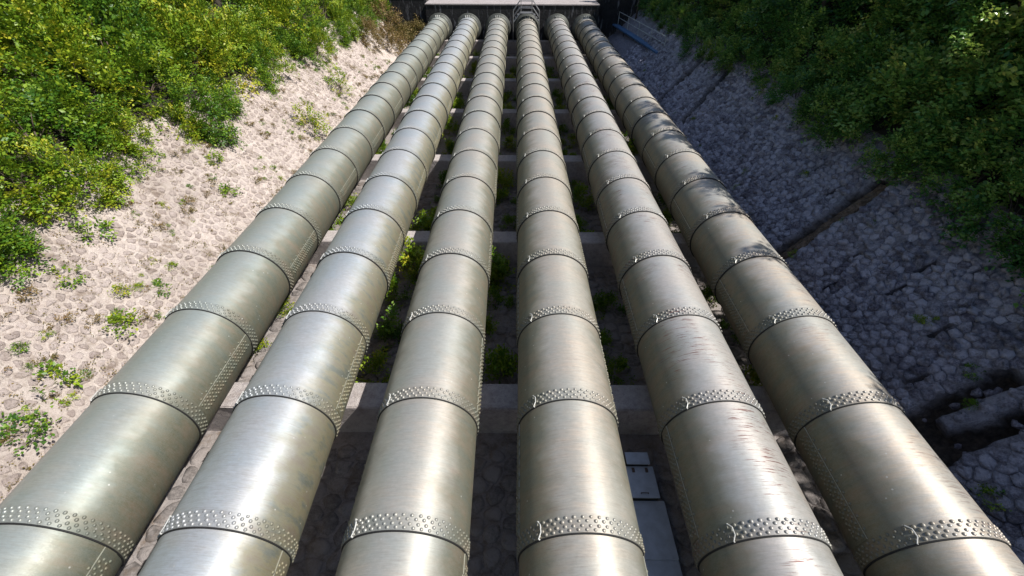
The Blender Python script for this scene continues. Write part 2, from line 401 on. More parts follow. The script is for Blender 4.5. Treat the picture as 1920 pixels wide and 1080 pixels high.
# loose rubble lying in the broken part of the right bank
rb = []
for i in range(16):
    y = random.uniform(5.2, 6.4); v = random.uniform(1.3, 3.3); r = random.uniform(0.05, 0.14)
    bm = bmesh.new(); bmesh.ops.create_icosphere(bm, subdivisions=1, radius=r)
    for q in bm.verts:
        q.co *= random.uniform(0.75, 1.2); q.co.z *= 0.7
    me = bpy.data.meshes.new('rubble'); bm.to_mesh(me); bm.free(); me.materials.append(M_STONE_R)
    o = link('rubble', me, None, bank_pt(1, y, v, -0.22 + r * 0.5 + undul(1, y, v))); o.rotation_euler = (random.random() * 6, random.random() * 6, 0)
    tag(o, 'small broken stone lying in the washed-out gap of the shaded right bank', 'stone', 'broken stones in the gap of the right bank')
# timber rotting in the long groove
tb = MB(); p0 = Vector(bank_pt(1, 13.12, 1.3, -0.24)); p1 = Vector(bank_pt(1, 13.72, 5.1, -0.18))
nrmb = Vector((-math.sin(A), 0, math.cos(A))); sd_ = (p1 - p0).cross(nrmb).normalized(); NB = 40
for i in range(NB + 1):
    c_ = p0.lerp(p1, i / NB)
    for q in range(9):
        u = (q / 8 - 0.5) * 2; wv = 0.23 * (1 + 0.3 * fbm(i * .3, u > 0, 1.0, 3)); hh = 0.13 * math.sqrt(max(0, 1 - u * u)) * (0.6 + 0.5 * random.random())
        tb.v.append(tuple(c_ + sd_ * u * wv + nrmb * (hh - 0.05)))
for i in range(NB):
    for q in range(8):
        a_ = i * 9 + q; tb.f.append((a_, a_ + 1, a_ + 10, a_ + 9))
tb.f.append(tuple(range(9))); tb.f.append(tuple(range(NB * 9, NB * 9 + 9))[::-1])
tag(tb.build('rotten_beam', M_ROT), 'brown rotten timber lying in a groove up the shaded right bank', 'timber')

# channel floor
ch = link('channel_floor', mesh('channel_floor', [(-9.2, -3, FLOOR), (8.62, -3, FLOOR), (8.62, 60, FLOOR), (-9.2, 60, FLOOR)], [(0, 1, 2, 3)], M_MORT_F)); tag(ch, kind='structure')
at = ch.data.attributes.new('tint', 'FLOAT', 'POINT'); at.data.foreach_set('value', [.5] * 4)

PX = [-7.551, -4.669, -1.732, 1.125, 4.088, 6.861]
PT = [2.827, 2.796, 2.775, 2.765, 2.758, 2.755]
L = 2.3957
BEAM_Y = [6.34 + 7.187 * i for i in range(7)]
def floorskip(y, v):
    for b_ in BEAM_Y:
        if b_ - 0.25 < y < b_ + 1.0: return True
    s = v / (CAM_H - FLOOR) ; hid = False
    for x in PX:                                    # under a pipe as seen from above
        c = x / CAM_H; w = 1.0 / CAM_H * 1.05
        if abs(s - c) < w * 0.72: hid = True
    return hid
stones(floor_pt, 0, 1.6, 21, -8.6, 8.2, 0.44, 0.40, 0.3, 0.05, 0.015, 0.07, M_STONE_F, ch,
       lambda y, v: 0, rough=0.5, skip=floorskip, limit=290)

def hillz(side, X, y):
    """ground height on the slope beyond the bank; X = |x|"""
    xb = X0[side] + VB * math.cos(A); zb = FLOOR + VB * math.sin(A)
    d = max(0, X - xb)
    return zb - 0.05 + d * 0.78 + 0.5 * fbm(X, y, 0.12, 3 + side) * min(1, d / 2) if d > 0 else zb - 0.05
for side, nm in ((-1, 'left_hillside'), (1, 'right_hillside')):
    xb = X0[side] + VB * math.cos(A) - 0.12
    xs = np.concatenate([np.arange(xb, xb + 20, 0.8), np.arange(xb + 20, xb + 70, 4)]); ys = np.concatenate([np.arange(-14, 80, 1.0)])
    V = np.array([(side * x, y, hillz(side, x, y)) for y in ys for x in xs])
    idx = np.arange(len(V)).reshape(len(ys), len(xs))
    F = np.stack([idx[:-1, :-1], idx[1:, :-1], idx[1:, 1:], idx[:-1, 1:]], -1).reshape(-1, 4)
    if side > 0: F = F[:, ::-1]
    tag(link(nm, quads(nm, V, F, M_SOIL, True)), kind='structure')
V = np.array([(x, y, 1.9 + max(0, y - 57) * 0.55 + 0.3 * fbm(x, y, .2)) for y in np.arange(56, 90, 2.0) for x in np.arange(-18, 19, 2.0)])
idx = np.arange(len(V)).reshape(-1, 19); F = np.stack([idx[:-1, :-1], idx[:-1, 1:], idx[1:, 1:], idx[1:, :-1]], -1).reshape(-1, 4)
tag(link('hillside_behind', quads('hillside_behind', V, F, M_SOIL, True)), kind='structure')
tag(link('ground', mesh('ground', [(-500, -500, -4), (500, -500, -4), (500, 500, -4), (-500, 500, -4)], [(0, 1, 2, 3)], M_SOIL)), kind='structure')

# ------------------------------------------------------------------ concrete cross beams
ordn = ['nearest', 'second nearest', 'third nearest', 'fourth nearest', 'fifth nearest', 'second farthest', 'farthest']
for i, y in enumerate(BEAM_Y):
    bm = bmesh.new(); bmesh.ops.create_cube(bm, size=1)
    for v in bm.verts: v.co = Vector((-0.35 + v.co.x * 17.3, 0.38 + v.co.y * 0.76, -1.6 + v.co.z * 1.2))
    bmesh.ops.bisect_plane(bm, geom=bm.verts[:] + bm.edges[:] + bm.faces[:], plane_co=(0, 0, -1.3), plane_no=(0, 0, 1))
    for x in np.arange(-8.6, 8.0, 0.6):
        bmesh.ops.bisect_plane(bm, geom=bm.verts[:] + bm.edges[:] + bm.faces[:], plane_co=(x, 0, 0), plane_no=(1, 0, 0))
    bmesh.ops.bevel(bm, geom=[e for e in bm.edges if e.calc_face_angle(0) > 0.5], offset=0.025, segments=2, affect='EDGES')
    for v in bm.verts:
        v.co += Vector((0, 0.012 * fbm(v.co.x, v.co.z, 3, i), 0.008 * fbm(v.co.x, v.co.y, 3, i + 9)))
    me = bpy.data.meshes.new('cross_beam'); bm.to_mesh(me); bm.free(); me.materials.append(M_CONC)
    at = me.attributes.new('tint', 'FLOAT', 'POINT'); at.data.foreach_set('value', [0.45 + 0.1 * (i % 3)] * len(me.vertices))
    o = link('cross_beam', me, None, (0, y, 0))
    tag(o, 'concrete cross beam under the six pipes, %s to the camera' % ordn[i] if i < 5 else ('concrete cross beam under the pipes, ' + ('just in front of the dark anchor block' if i == 6 else 'second from the dark anchor block')), 'beam', 'concrete beams carrying the pipes')

# ------------------------------------------------------------------ pipes
KS = list(range(-2, 20))
NS = 128
def section_mesh(mat, length):
    R1, R2 = 1.022, 0.999
    prof = [(-0.10, 0.985), (0.0, 0.985), (0.0, R1 - 0.004), (0.003, R1), (0.27, R1 - 0.0025), (length + 0.02, R2)]
    V, F = [], []
    for y, r in prof:
        for i in range(NS):
            a = 2 * PI * i / NS; V.append((r * math.sin(a), y, r * math.cos(a)))
    V = np.array(V)
    for k in range(len(prof) - 1):
        for i in range(NS):
            j = (i + 1) % NS; F.append((k * NS + i, (k + 1) * NS + i, (k + 1) * NS + j, k * NS + j))
    me = quads('pipe_section', V, F, mat, True)
    ss = np.ones(len(F), bool); ss[NS:3 * NS] = False
    me.polygons.foreach_set('use_smooth', ss)
    se = me.attributes.new('sharp_edge', 'BOOLEAN', 'EDGE'); ev = np.zeros(len(me.edges) * 2, np.int32); me.edges.foreach_get('vertices', ev); ev = ev.reshape(-1, 2) // NS
    se.data.foreach_set('value', (ev[:, 0] == ev[:, 1]) & (ev[:, 0] <= 3))
    return me
def rivet_geo(n, rings):
    """unit dome (radius 1, height .8), base in xy plane"""
    V = []; F = []
    for k in range(rings):
        a = (PI / 2) * k / rings
        for i in range(n):
            V.append((math.cos(a) * math.cos(2 * PI * i / n), math.cos(a) * math.sin(2 * PI * i / n), 0.8 * math.sin(a)))
    V.append((0, 0, 0.8))
    for k in range(rings - 1):
        for i in range(n):
            j = (i + 1) % n; F.append((k * n + i, k * n + j, (k + 1) * n + j)); F.append((k * n + i, (k + 1) * n + j, (k + 1) * n + i))
    for i in range(n): F.append(((rings - 1) * n + i, (rings - 1) * n + (i + 1) % n, rings * n))
    return np.array(V), np.array(F)
def rivets_mesh(mat, seam, length, lod):
    n, rings = ((8, 3), (6, 2), (5, 2))[lod]
    gv, gf = rivet_geo(n, rings)
    P = []
    NR = 50
    for row, (y, st) in enumerate(((0.037, 0), (0.093, 0.5), (0.165, 0.15), (0.221, 0.65))):
        for i in range(NR):
            th = 2 * PI * (i + st) / NR + random.uniform(-.004, .004)
            if abs((th + PI) % (2 * PI) - PI) < math.radians(118): P.append((th, y + random.uniform(-.003, .003), 1.021))
    if seam:
        sgn = seam
        rows = [(82.0, 0), (85.4, .5), (90.2, .2), (93.6, .7)]
        m = int((length - 0.5) / 0.095)
        for ang, st in rows:
            for i in range(m):
                P.append((sgn * math.radians(ang), 0.34 + (i + st) * (length - 0.46) / m, 1.029 - 0.02 * (i / m)))
        for i in range(m // 2):
            P.append((sgn * math.radians(76.8), 0.36 + (i + .3) * 2 * (length - 0.46) / m, 1.018 - 0.014 * (2 * i / m)))
    P = np.array(P); V = []; F = []
    rr = 0.030
    for i, (th, y, R) in enumerate(P):
        er = np.array((math.sin(th), 0, math.cos(th))); et = np.array((math.cos(th), 0, -math.sin(th))); ey = np.array((0, 1, 0))
        s = rr * random.uniform(0.93, 1.07)
        V.append(er * R + np.array((0, y, 0)) + s * (gv[:, :1] * ey + gv[:, 1:2] * et + gv[:, 2:] * er))
        F.append(gf + i * len(gv))
    return quads('rivets', np.concatenate(V), np.concatenate(F), mat, True)
def ring_mesh(name, mat, R, r, y0=0, n=NS, m=6, a0=0, a1=2 * PI):
    V, F = [], []
    for i in range(n):
        a = a0 + (a1 - a0) * i / n
        for j in range(m):
            b_ = 2 * PI * j / m; q = R + r * math.cos(b_); V.append((q * math.sin(a), y0 + r * math.sin(b_), q * math.cos(a)))
    for i in range(n):
        for j in range(m):
            F.append((i * m + j, i * m + (j + 1) % m, ((i + 1) % n) * m + (j + 1) % m, ((i + 1) % n) * m + j))
    return quads(name, np.array(V), F, mat, True)
def patch_mesh(name, mat, a0, a1, y0, y1, R, R2, th, n=8):
    """a curved plate on the shell between two angles (degrees)"""
    V, F = [], []
    for i in range(n + 1):
        a = math.radians(a0 + (a1 - a0) * i / n)
        for (y, r) in ((y0, R - 0.02), (y0, R + th), (y1, R2 + th), (y1, R2 - 0.02)):
            V.append((r * math.sin(a), y, r * math.cos(a)))
    for i in range(n):
        for k in range(3): F.append((i * 4 + k, i * 4 + k + 1, i * 4 + 5 + k, i * 4 + 4 + k))
    F.append((0, 1, 2, 3)); F.append((n * 4 + 3, n * 4 + 2, n * 4 + 1, n * 4))
    if (a1 - a0) > 0: F = [f[::-1] for f in F]
    return mesh(name, V, F, mat)
joint_near = ring_mesh('joint_line', M_JOINT, 1.007, 0.016, -0.010)  # black line along each lap edge, built as a bead, thicker farther off
joint_mid = ring_mesh('joint_line', M_JOINT, 1.010, 0.023, -0.016)
joint_far = ring_mesh('joint_line', M_JOINT, 1.014, 0.032, -0.022)
def clip_mesh():
    mb = MB(); a0 = math.radians(-41)
    def P(dt, y, r): a = a0 + dt; return (r * math.sin(a), y, r * math.cos(a))
    pts = [P(-0.045, 0.255, 1.05), P(0.012, 0.19, 1.055), P(0.016, 0.075, 1.055), P(-0.035, -0.005, 1.05)]
    for a, b_ in zip(pts[:-1], pts[1:]): mb.bar(a, b_, 0.009, 6)
    mb.bar(P(-0.045, 0.255, 1.0), pts[0], 0.011, 6); mb.bar(P(-0.035, -0.005, 1.0), pts[3], 0.011, 6)
    return mesh('lap_clip', mb.v, mb.f, M_CLIP)
CLIP = clip_mesh()
LAB = ['far left large riveted grey-green pipe beside the sunlit stone bank',
       'second large riveted pipe from the left, blue-grey with a yellow stained flank',
       'third large riveted pipe from the left, pale warm grey',
       'large riveted tan-grey pipe passing under the small footbridge',
       'fifth large riveted pipe from the left, light grey with reddish scuffs on top',
       'far right large riveted pipe dappled by tree shade beside the dark bank']
TAP = {}
for i in range(6):
    root = empty('penstock_pipe', (PX[i], 0, 0)); tag(root, LAB[i], 'pipe', 'parallel riveted pressure pipes')
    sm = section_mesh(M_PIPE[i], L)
    RV = {}
    for s_ in (-1, 1):
        for lod in range(3): RV[s_, lod] = rivets_mesh(M_PIPE[i], s_, L, lod)
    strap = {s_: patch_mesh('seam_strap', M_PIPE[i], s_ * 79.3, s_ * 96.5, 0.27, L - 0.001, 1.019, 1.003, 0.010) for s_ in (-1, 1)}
    edge = {s_: patch_mesh('seam_edge', M_LAPEDGE, s_ * 78.75, s_ * 79.3, 0.27, L - 0.002, 1.019, 1.002, 0.008, 1) for s_ in (-1, 1)}
    for k in KS:
        y = PT[i] + L * k
        s = link('pipe_section', sm, root, (0, y, 0))
        seam = -1 if k % 2 == 0 else 1
        lod = 0 if k < 4 else (1 if k < 9 else 2)
        tag(link('rivets', RV[seam, lod], s), kind='stuff')
        link('joint_line', joint_near if k < 3 else (joint_mid if k < 8 else joint_far), s)
        link('seam_strap', strap[seam], s); link('seam_edge', edge[seam], s)
        link('lap_clip', CLIP, s)
    # short sleeve and bolted flanges where the pipe enters the anchor block
    y0 = PT[i] + L * 20
    V, F = [], []
    for a in range(96):
        t = 2 * PI * a / 96
        for (yy, r) in ((y0 - 0.9, 1.0), (y0 - 0.9, 1.12), (50.72, 1.12)): V.append((r * math.sin(t), yy, r * math.cos(t)))
    for a in range(96):
        for q in range(2): F.append((a * 3 + q, a * 3 + q + 1, ((a + 1) % 96) * 3 + q + 1, ((a + 1) % 96) * 3 + q))
    link('sleeve', quads('sleeve', np.array(V), F, M_DARKSTEEL, False), root)
    for yy, r in ((y0 - 0.55, 1.20), (y0 - 0.25, 1.26), (y0 + 0.02, 1.30)):
        fm = ring_mesh('flange_ring', M_DARKSTEEL, r - 0.08, 0.085, 0, 96, 4); link('flange_ring', fm, root, (0, yy, 0))
    for ang in (-9, 0, 9):
        mb = MB(); mb.box(-0.025, 0.025, y0 - 1.25, y0 - 0.85, 1.0, 1.16)
        o = mb.build('bracket', M_CLIP, root); o.rotation_euler = (0, math.radians(ang), 0)

# ------------------------------------------------------------------ anchor block and walls at the far end
ab = empty('anchor_block', (0, 50.6, FLOOR)); tag(ab, 'massive dark stained masonry block that swallows all six pipes', 'anchor block')
mb = MB(); mb.box(-8.8, 8.15, 0, 5.5, -0.1, 3.94); mb.build('block_body', M_BLOCK, ab)
mb = MB(); mb.box(-8.84, 8.19, -0.04, 5.56, 3.943, 4.06, 0.03); o = mb.build('coping_slab', M_CONC, ab)
at = o.data.attributes.new('tint', 'FLOAT', 'POINT'); at.data.foreach_set('value', [0.2] * len(o.data.vertices))
w = empty('end_wall', (-11.6, 51.6, FLOOR)); tag(w, 'added dark wall in the shaded hollow left of the anchor block, half hidden by shrubs', 'wall')  # added wall; its dark stone stands in for the hollow's shade
mb = MB(); mb.box(-3.2, 2.78, 0, 0.6, 0, 4.6); mb.build('wall_body', M_BLOCK, w); mb = MB(); mb.box(-3.25, 2.78, -0.05, 0.65, 4.602, 4.72); mb.build('coping', M_BLOCK, w)
w = empty('end_wall', (12.0, 52.2, FLOOR)); tag(w, 'tall dark streaked retaining wall right of the anchor block', 'wall')
mb = MB(); mb.box(-3.8, 4.0, 0, 0.7, 0, 5.6); mb.build('wall_body', M_BLOCK, w); mb = MB(); mb.box(-3.8, 4.05, -0.06, 0.75, 5.602, 5.75); mb.build('coping', M_BLOCK, w)

# footbridge over the fourth pipe
fb = empty('footbridge', (1.03, 49.35, -1.0)); tag(fb, 'small galvanised steel footbridge with handrails over the fourth pipe', 'footbridge')
mb = MB(); mb.box(-0.60, 0.60, -0.35, 0.45, 2.42, 2.49); mb.build('deck', M_GALV, fb)
for s in (-1, 1):
    for yy in (-0.36, 0.42):
        mb = MB(); mb.bar((s * 0.60, yy, 2.45), (s * 1.24, yy, 1.70), 0.045, 4); mb.build('stringer', M_GALV, fb)
        mb = MB(); mb.bar((s * 1.25, yy, 0), (s * 1.25, yy, 2.62), 0.032); mb.build('post', M_GALV, fb)
        mb = MB(); mb.bar((s * 0.52, yy, 2.49), (s * 0.52, yy, 3.43), 0.026); mb.build('post', M_GALV, fb)
        for z1, z2 in ((2.62, 3.43), (2.1, 2.88)):
            mb = MB(); mb.bar((s * 1.25, yy, z1), (s * 0.62, yy, z2), 0.026); mb.build('handrail', M_GALV, fb)
    for q in range(3):
        t = (q + 0.6) / 3.2; mb = MB(); mb.box(s * (0.62 + 0.64 * t) - 0.12, s * (0.62 + 0.64 * t) + 0.12, -0.33, 0.40, 2.43 - 0.75 * t, 2.47 - 0.75 * t); mb.build('tread', M_GALV, fb)
for yy in (-0.36, 0.42):
    for z in (3.43, 2.88):
        mb = MB(); mb.bar((-0.62, yy, z), (0.62, yy, z), 0.026); mb.build('handrail', M_GALV, fb)

# blue gangway on the right bank
gw = empty('gangway', (10.9, 45.5, 0.35)); tag(gw, 'narrow blue gangway with thin railing on the right bank near the anchor block', 'gangway')
ga, gb = Vector((-0.75, 6.3, -0.15)), Vector((0.35, -7.2, 0.0))
d = (gb - ga).normalized(); nrm = Vector((d.y, -d.x, 0)); nrm = nrm if nrm.x > 0 else -nrm
for q in range(8):
    a = ga.lerp(gb, q / 8 + 0.002); b_ = ga.lerp(gb, (q + 1) / 8 - 0.002)
    vs = [a - nrm * .3, a + nrm * .3, b_ + nrm * .3, b_ - nrm * .3]; mbv = [tuple(v) for v in vs] + [tuple(v - Vector((0, 0, .12))) for v in vs]
    link('deck_plate', mesh('deck_plate', mbv, [(0, 1, 2, 3)[::-1], (4, 5, 6, 7), (0, 1, 5, 4), (1, 2, 6, 5), (2, 3, 7, 6), (3, 0, 4, 7)], M_BLUE), gw)
for q in range(5):
    a = ga.lerp(gb, q / 4) + nrm * .28; mb = MB(); mb.bar(a + Vector((0, 0, -0.1)), a + Vector((0, 0, 1.05)), 0.03); mb.build('post', M_CLIP, gw)
    a = ga.lerp(gb, q / 4); mb = MB(); mb.bar(a + Vector((0, 0, -0.12)), a + Vector((0, 0, -1.2)), 0.05); mb.build('support', M_DARKSTEEL, gw)
for z in (1.05, 0.55):
    mb = MB(); mb.bar(ga + nrm * .28 + Vector((0, 0, z)), gb + nrm * .28 + Vector((0, 0, z)), 0.028); mb.build('handrail', M_CLIP, gw)
mb = MB(); mb.box(-1.2, 1.6, -0.5, 1.0, 0, 0.22, 0.02); o = mb.build('concrete_ledge', M_CONC); o.location = (13.4, 54.2, 2.1 + 1.5)
at = o.data.attributes.new('tint', 'FLOAT', 'POINT'); at.data.foreach_set('value', [0.55] * len(o.data.vertices))
o.location = (13.4, 52.6, FLOOR + 5.75); tag(o, 'pale concrete ledge on top of the dark wall at the upper right', 'ledge')
mb = MB(); mb.bar((0, 0, -0.6), (0.25, 0.3, 3.6), 0.10, 9, 0.05); o = mb.build('bare_trunk', M_BARK, None, True); o.location = (11.75, 50.2, 1.0)
tag(o, 'bare pale trunk standing before the dark wall above the blue gangway', 'tree trunk')

# ------------------------------------------------------------------ stepped cable duct between pipes four and five
cd = empty('cable_duct', (3.0, 3.4, FLOOR)); tag(cd, 'stepped grey steel cable duct between the fourth and fifth pipes', 'cable duct')
def cover(x0, x1, y0, y1, z, name='cover_plate'):
    mb = MB(); mb.box(x0, x1, y0, y1, 0.0, z - 0.035); mb.build('duct_wall', M_DARKSTEEL, cd)
    mb = MB(); mb.box(x0 - 0.025, x1 + 0.025, y0 - 0.03, y1 + 0.01, z - 0.032, z, 0.006); return mb.build(name, M_PLATE, cd)
cover(-0.42, 0.31, -1.7, -0.03, 0.26)
cover(-0.42, 0.31, 0.0, 1.12, 0.30)
p = cover(-0.40, 0.20, 1.16, 1.84, 0.44)
cover(-0.36, 0.12, 1.87, 2.12, 0.56)
for x in (-0.24, 0.06):
    mb = MB(); mb.box(x - 0.03, x + 0.03, 1.70, 1.80, 0.442, 0.462); mb.bar((x - 0.03, 1.75, 0.46), (x + 0.03, 1.75, 0.46), 0.012); mb.build('hinge', M_HINGE, p).location = (0, 0, 0)
mb = MB(); mb.bar((-0.17, 1.22, 0.47), (-0.02, 1.22, 0.47), 0.009); mb.bar((-0.17, 1.22, 0.442), (-0.17, 1.22, 0.47), 0.012); mb.bar((-0.02, 1.22, 0.442), (-0.02, 1.22, 0.47), 0.012); mb.build('handle', M_HINGE, p)

# ------------------------------------------------------------------ foliage
def leaf_mesh(name, twigs, mat, leaf, per, seed, spread=0.30):
    """twigs: list of (pos, dir, length). Alternate leaves along each twig, each a folded rhombus."""
    r = np.random.default_rng(seed)
    T = len(twigs); P = np.array([t[0] for t in twigs]); D = np.array([t[1] for t in twigs]); Ln = np.array([t[2] for t in twigs])
    D /= np.linalg.norm(D, axis=1, keepdims=True)
    upv = np.array((0, 0, 1.0)); side = np.cross(D, upv) + r.normal(0, .15, (T, 3)); side /= np.linalg.norm(side, axis=1, keepdims=True)
    nrm = np.cross(side, D)
    tt = r.random(T)
    s = (np.arange(per) + 0.5) / per
    base = P[:, None] + D[:, None] * (Ln[:, None, None] * s[None, :, None]) - upv * (0.10 * (Ln[:, None, None] * s[None, :, None] ** 2))
    sg = np.where(np.arange(per) % 2 == 0, 1.0, -1.0)[None, :, None]
    ld = side[:, None] * sg * r.uniform(0.6, 1.1, (T, per, 1)) + D[:, None] * r.uniform(0.2, 0.9, (T, per, 1)) + nrm[:, None] * r.normal(0.0, 0.3, (T, per, 1)) - upv * 0.15
    ld /= np.linalg.norm(ld, axis=2, keepdims=True)
    ln = nrm[:, None] + r.normal(0, spread, (T, per, 3)); lw = np.cross(ld, ln); lw /= np.linalg.norm(lw, axis=2, keepdims=True)
    lnn = np.cross(lw, ld)
    sz = leaf * r.uniform(0.6, 1.25, (T, per, 1))
    base = base + side[:, None] * sg * 0.2 * sz + r.normal(0, leaf * 0.25, (T, per, 3))
    a = base; tip = base + ld * sz; mid = base + ld * sz * 0.45
    l = mid + lw * sz * 0.30 + lnn * sz * 0.06; rr_ = mid - lw * sz * 0.30 + lnn * sz * 0.06
    V = np.stack([a, rr_, tip, l], 2).reshape(-1, 3)
    n = T * per; i0 = np.arange(n)[:, None] * 4
    F = np.concatenate([i0 + np.array([[0, 1, 2]]), i0 + np.array([[0, 2, 3]])])
    tint = np.repeat(np.clip(tt[:, None] * 0.75 + r.random((T, per)) * 0.25, 0, 1).ravel(), 4)
    return quads(name, V, F, mat, False, tint)
def dome_twigs(n, R, H, seed, tl=0.4, lobes=7, inner=0.55, cz=0.0, clus=13):
    r = np.random.default_rng(seed); out = []
    lob = [(r.normal(0, 1, 3), r.uniform(0.1, 0.34)) for _ in range(lobes)]
    lob = [(v / np.linalg.norm(v), a) for v, a in lob]
    cen = []
    while len(cen) < max(6, n // clus):
        v = r.normal(0, 1, 3); v /= np.linalg.norm(v)
        if v[2] > -0.45: cen.append(v)
    while len(out) < n:
        v = cen[r.integers(len(cen))] + r.normal(0, 0.12, 3); v /= np.linalg.norm(v)
        f = 0.78 + sum(a * max(0, v @ q) ** 4 for q, a in lob) - 0.16 * max(0, math.sin(5 * v[0] + seed) * math.cos(4 * v[1] + 2 * seed))
        q = f * (inner + (1 - inner) * r.random() ** 0.45)
        p = np.array((v[0] * R, v[1] * R, v[2] * H)) * q + np.array((0, 0, cz))
        d = v + np.array((0, 0, 0.25)) + r.normal(0, 0.45, 3)
        out.append((p, d, tl * r.uniform(0.6, 1.3)))
    return out
def stem_mesh(name, R, H, seed, r0=0.05, n=7, trunk=0.0):
    r = np.random.default_rng(seed); mb = MB(); top = Vector((0, 0, trunk))
    if trunk > 0: mb.bar((0, 0, -0.5), top, r0, 8, r0 * 0.7)
    for i in range(n):
        a = 2 * PI * i / n + r.uniform(-.3, .3); b_ = r.uniform(0.2, 0.95)
        e = Vector((math.cos(a) * R * b_, math.sin(a) * R * b_, trunk + H * (0.9 - 0.5 * b_))); m = top.lerp(e, 0.5) + Vector((0, 0, H * .08))
        mb.bar(top - Vector((0, 0, 0.25 if trunk == 0 else 0)), m, r0 * 0.6, 6, r0 * 0.4); mb.bar(m, e, r0 * 0.4, 5, r0 * 0.15)
    return mesh(name, mb.v, mb.f, M_BARK, True)
def tree_twigs(n, R, H, trunk, seed, blobs=9, tl=0.55):
    r = np.random.default_rng(seed); out = []
    bl_ = []
    for i in range(blobs):
        a = r.random() * 2 * PI; q = math.sqrt(r.random()) * R * 0.7; h = trunk + H * (0.05 + 0.85 * r.random()) ; s = R * r.uniform(0.35, 0.6) * (1.15 - 0.5 * (h - trunk) / H)
        bl_.append((math.cos(a) * q * (1.1 - 0.7 * (h - trunk) / H), math.sin(a) * q * (1.1 - 0.7 * (h - trunk) / H), h, s))
    w = np.array([b[3] ** 2 for b in bl_]); w /= w.sum()
    cen = [(bl_[r.choice(len(bl_), p=w)], r.normal(0, 1, 3)) for _ in range(n // 9)]
    for i in range(n):
        b, v = cen[r.integers(len(cen))]; v = v / np.linalg.norm(v) + r.normal(0, .15, 3); v /= np.linalg.norm(v)
        q = b[3] * (0.5 + 0.55 * r.random() ** 0.5)
        p = np.array((b[0], b[1], b[2])) + v * q * np.array((1, 1, 0.75))
        out.append((p, v * np.array((1, 1, .5)) + np.array((0, 0, .12)) + r.normal(0, .4, 3), tl * r.uniform(.6, 1.3)))
    return out

NV = 7
SHR_L = [leaf_mesh('foliage', dome_twigs(430, 1.25, 1.5, 100 + i, 0.50, 11, 0.4, clus=11), M_LEAF_L, 0.115, 17, i) for i in range(NV)]
SHR_Y = [leaf_mesh('foliage', dome_twigs(520, 1.1, 1.6, 140 + i, 0.5, 8), M_LEAF_DRY, 0.10, 12, 40 + i, 0.5) for i in range(2)]
SHR_R = [leaf_mesh('foliage', dome_twigs(430, 1.25, 1.5, 200 + i, 0.50, 11, 0.4, clus=11), M_LEAF_R, 0.13, 14, 50 + i) for i in range(5)]
STEM = [stem_mesh('stem', 0.9, 1.3, i, 0.04) for i in range(3)]
TREE_L = [leaf_mesh('crown', tree_twigs(1500, 2.6, 4.6, 1.6, 300 + i), M_LEAF_L, 0.17, 12, 60 + i) for i in range(3)]
TREE_R = [leaf_mesh('crown', tree_twigs(900, 2.9, 7.5, 1.2, 320 + i, 14), M_LEAF_R, 0.18, 13, 70 + i) for i in range(4)]
TRUNK_L = [stem_mesh('trunk', 1.9, 4.0, 10 + i, 0.13, 9, 2.0) for i in range(2)]
TRUNK_R = [stem_mesh('trunk', 2.2, 6.5, 20 + i, 0.17, 12, 2.4) for i in range(2)]
def far(y): return 'nearest the camera' if y < 9 else 'in the near part' if y < 16 else 'halfway along' if y < 28 else 'in the far part' if y < 42 else 'at the far end'
def up_(d): return 'lowest row' if d < 0.9 else 'second row' if d < 2.6 else 'middle of the slope' if d < 7 else 'high on the slope'
def plant(name, fol, stem, loc, s, label, cat, group, rz=None, fn='foliage', sn='stem', tilt=(0, 0), sz=1.0):
    o = empty(name, loc, random.uniform(0, 2 * PI) if rz is None else rz)
    o.rotation_euler = (tilt[0], tilt[1], o.rotation_euler.z); o.scale = (s, s, s * sz)
    tag(o, label, cat, group)
    link(fn, fol, o)
    if stem: link(sn, stem, o)
    return o
# left thicket
cnt = 0
LL = 'leafy sunlit shrub in the dense green thicket above the pale left bank'
xbL = X0[-1] + 5.0 * math.cos(A)
def bank_or_hill(side, X, y):
    xb = X0[side] + VB * math.cos(A)
    if X < xb: return FLOOR + (X - X0[side]) * math.tan(A)
    return hillz(side, X, y)
y = 4.0
row = 0
while y < 60:
    st = 1.45 + max(0, y - 15) * 0.03
    x = xbL + 0.55 + 0.55 * fbm(y, 0, 0.35, 2) - (0.35 if y > 30 else 0)
    col_ = 0
    while x < xbL + 15:
        yy = y + random.uniform(-.5, .5); xx = x + random.uniform(-.4, .4) if col_ else x
        s = random.uniform(0.62, 0.85) if col_ == 0 else random.uniform(0.85, 1.35)
        if cnt < 296 and not (col_ > 0 and random.random() < 0.12):
            z = bank_or_hill(-1, xx, yy) - 0.1
            plant('shrub', SHR_L[cnt % NV], STEM[cnt % 3], (-xx, yy, z), s, 'sunlit green shrub, left thicket, ' + up_(xx - xbL - .3) + ', ' + far(yy), 'shrub', 'shrubs on the left hillside', tilt=(0, random.uniform(0.0, 0.35)), sz=random.uniform(.9, 1.5)); cnt += 1
        x += (1.15 if col_ == 0 else 1.55) + max(0, y - 15) * 0.02 + (x - xbL) * 0.05; col_ += 1
    y += st
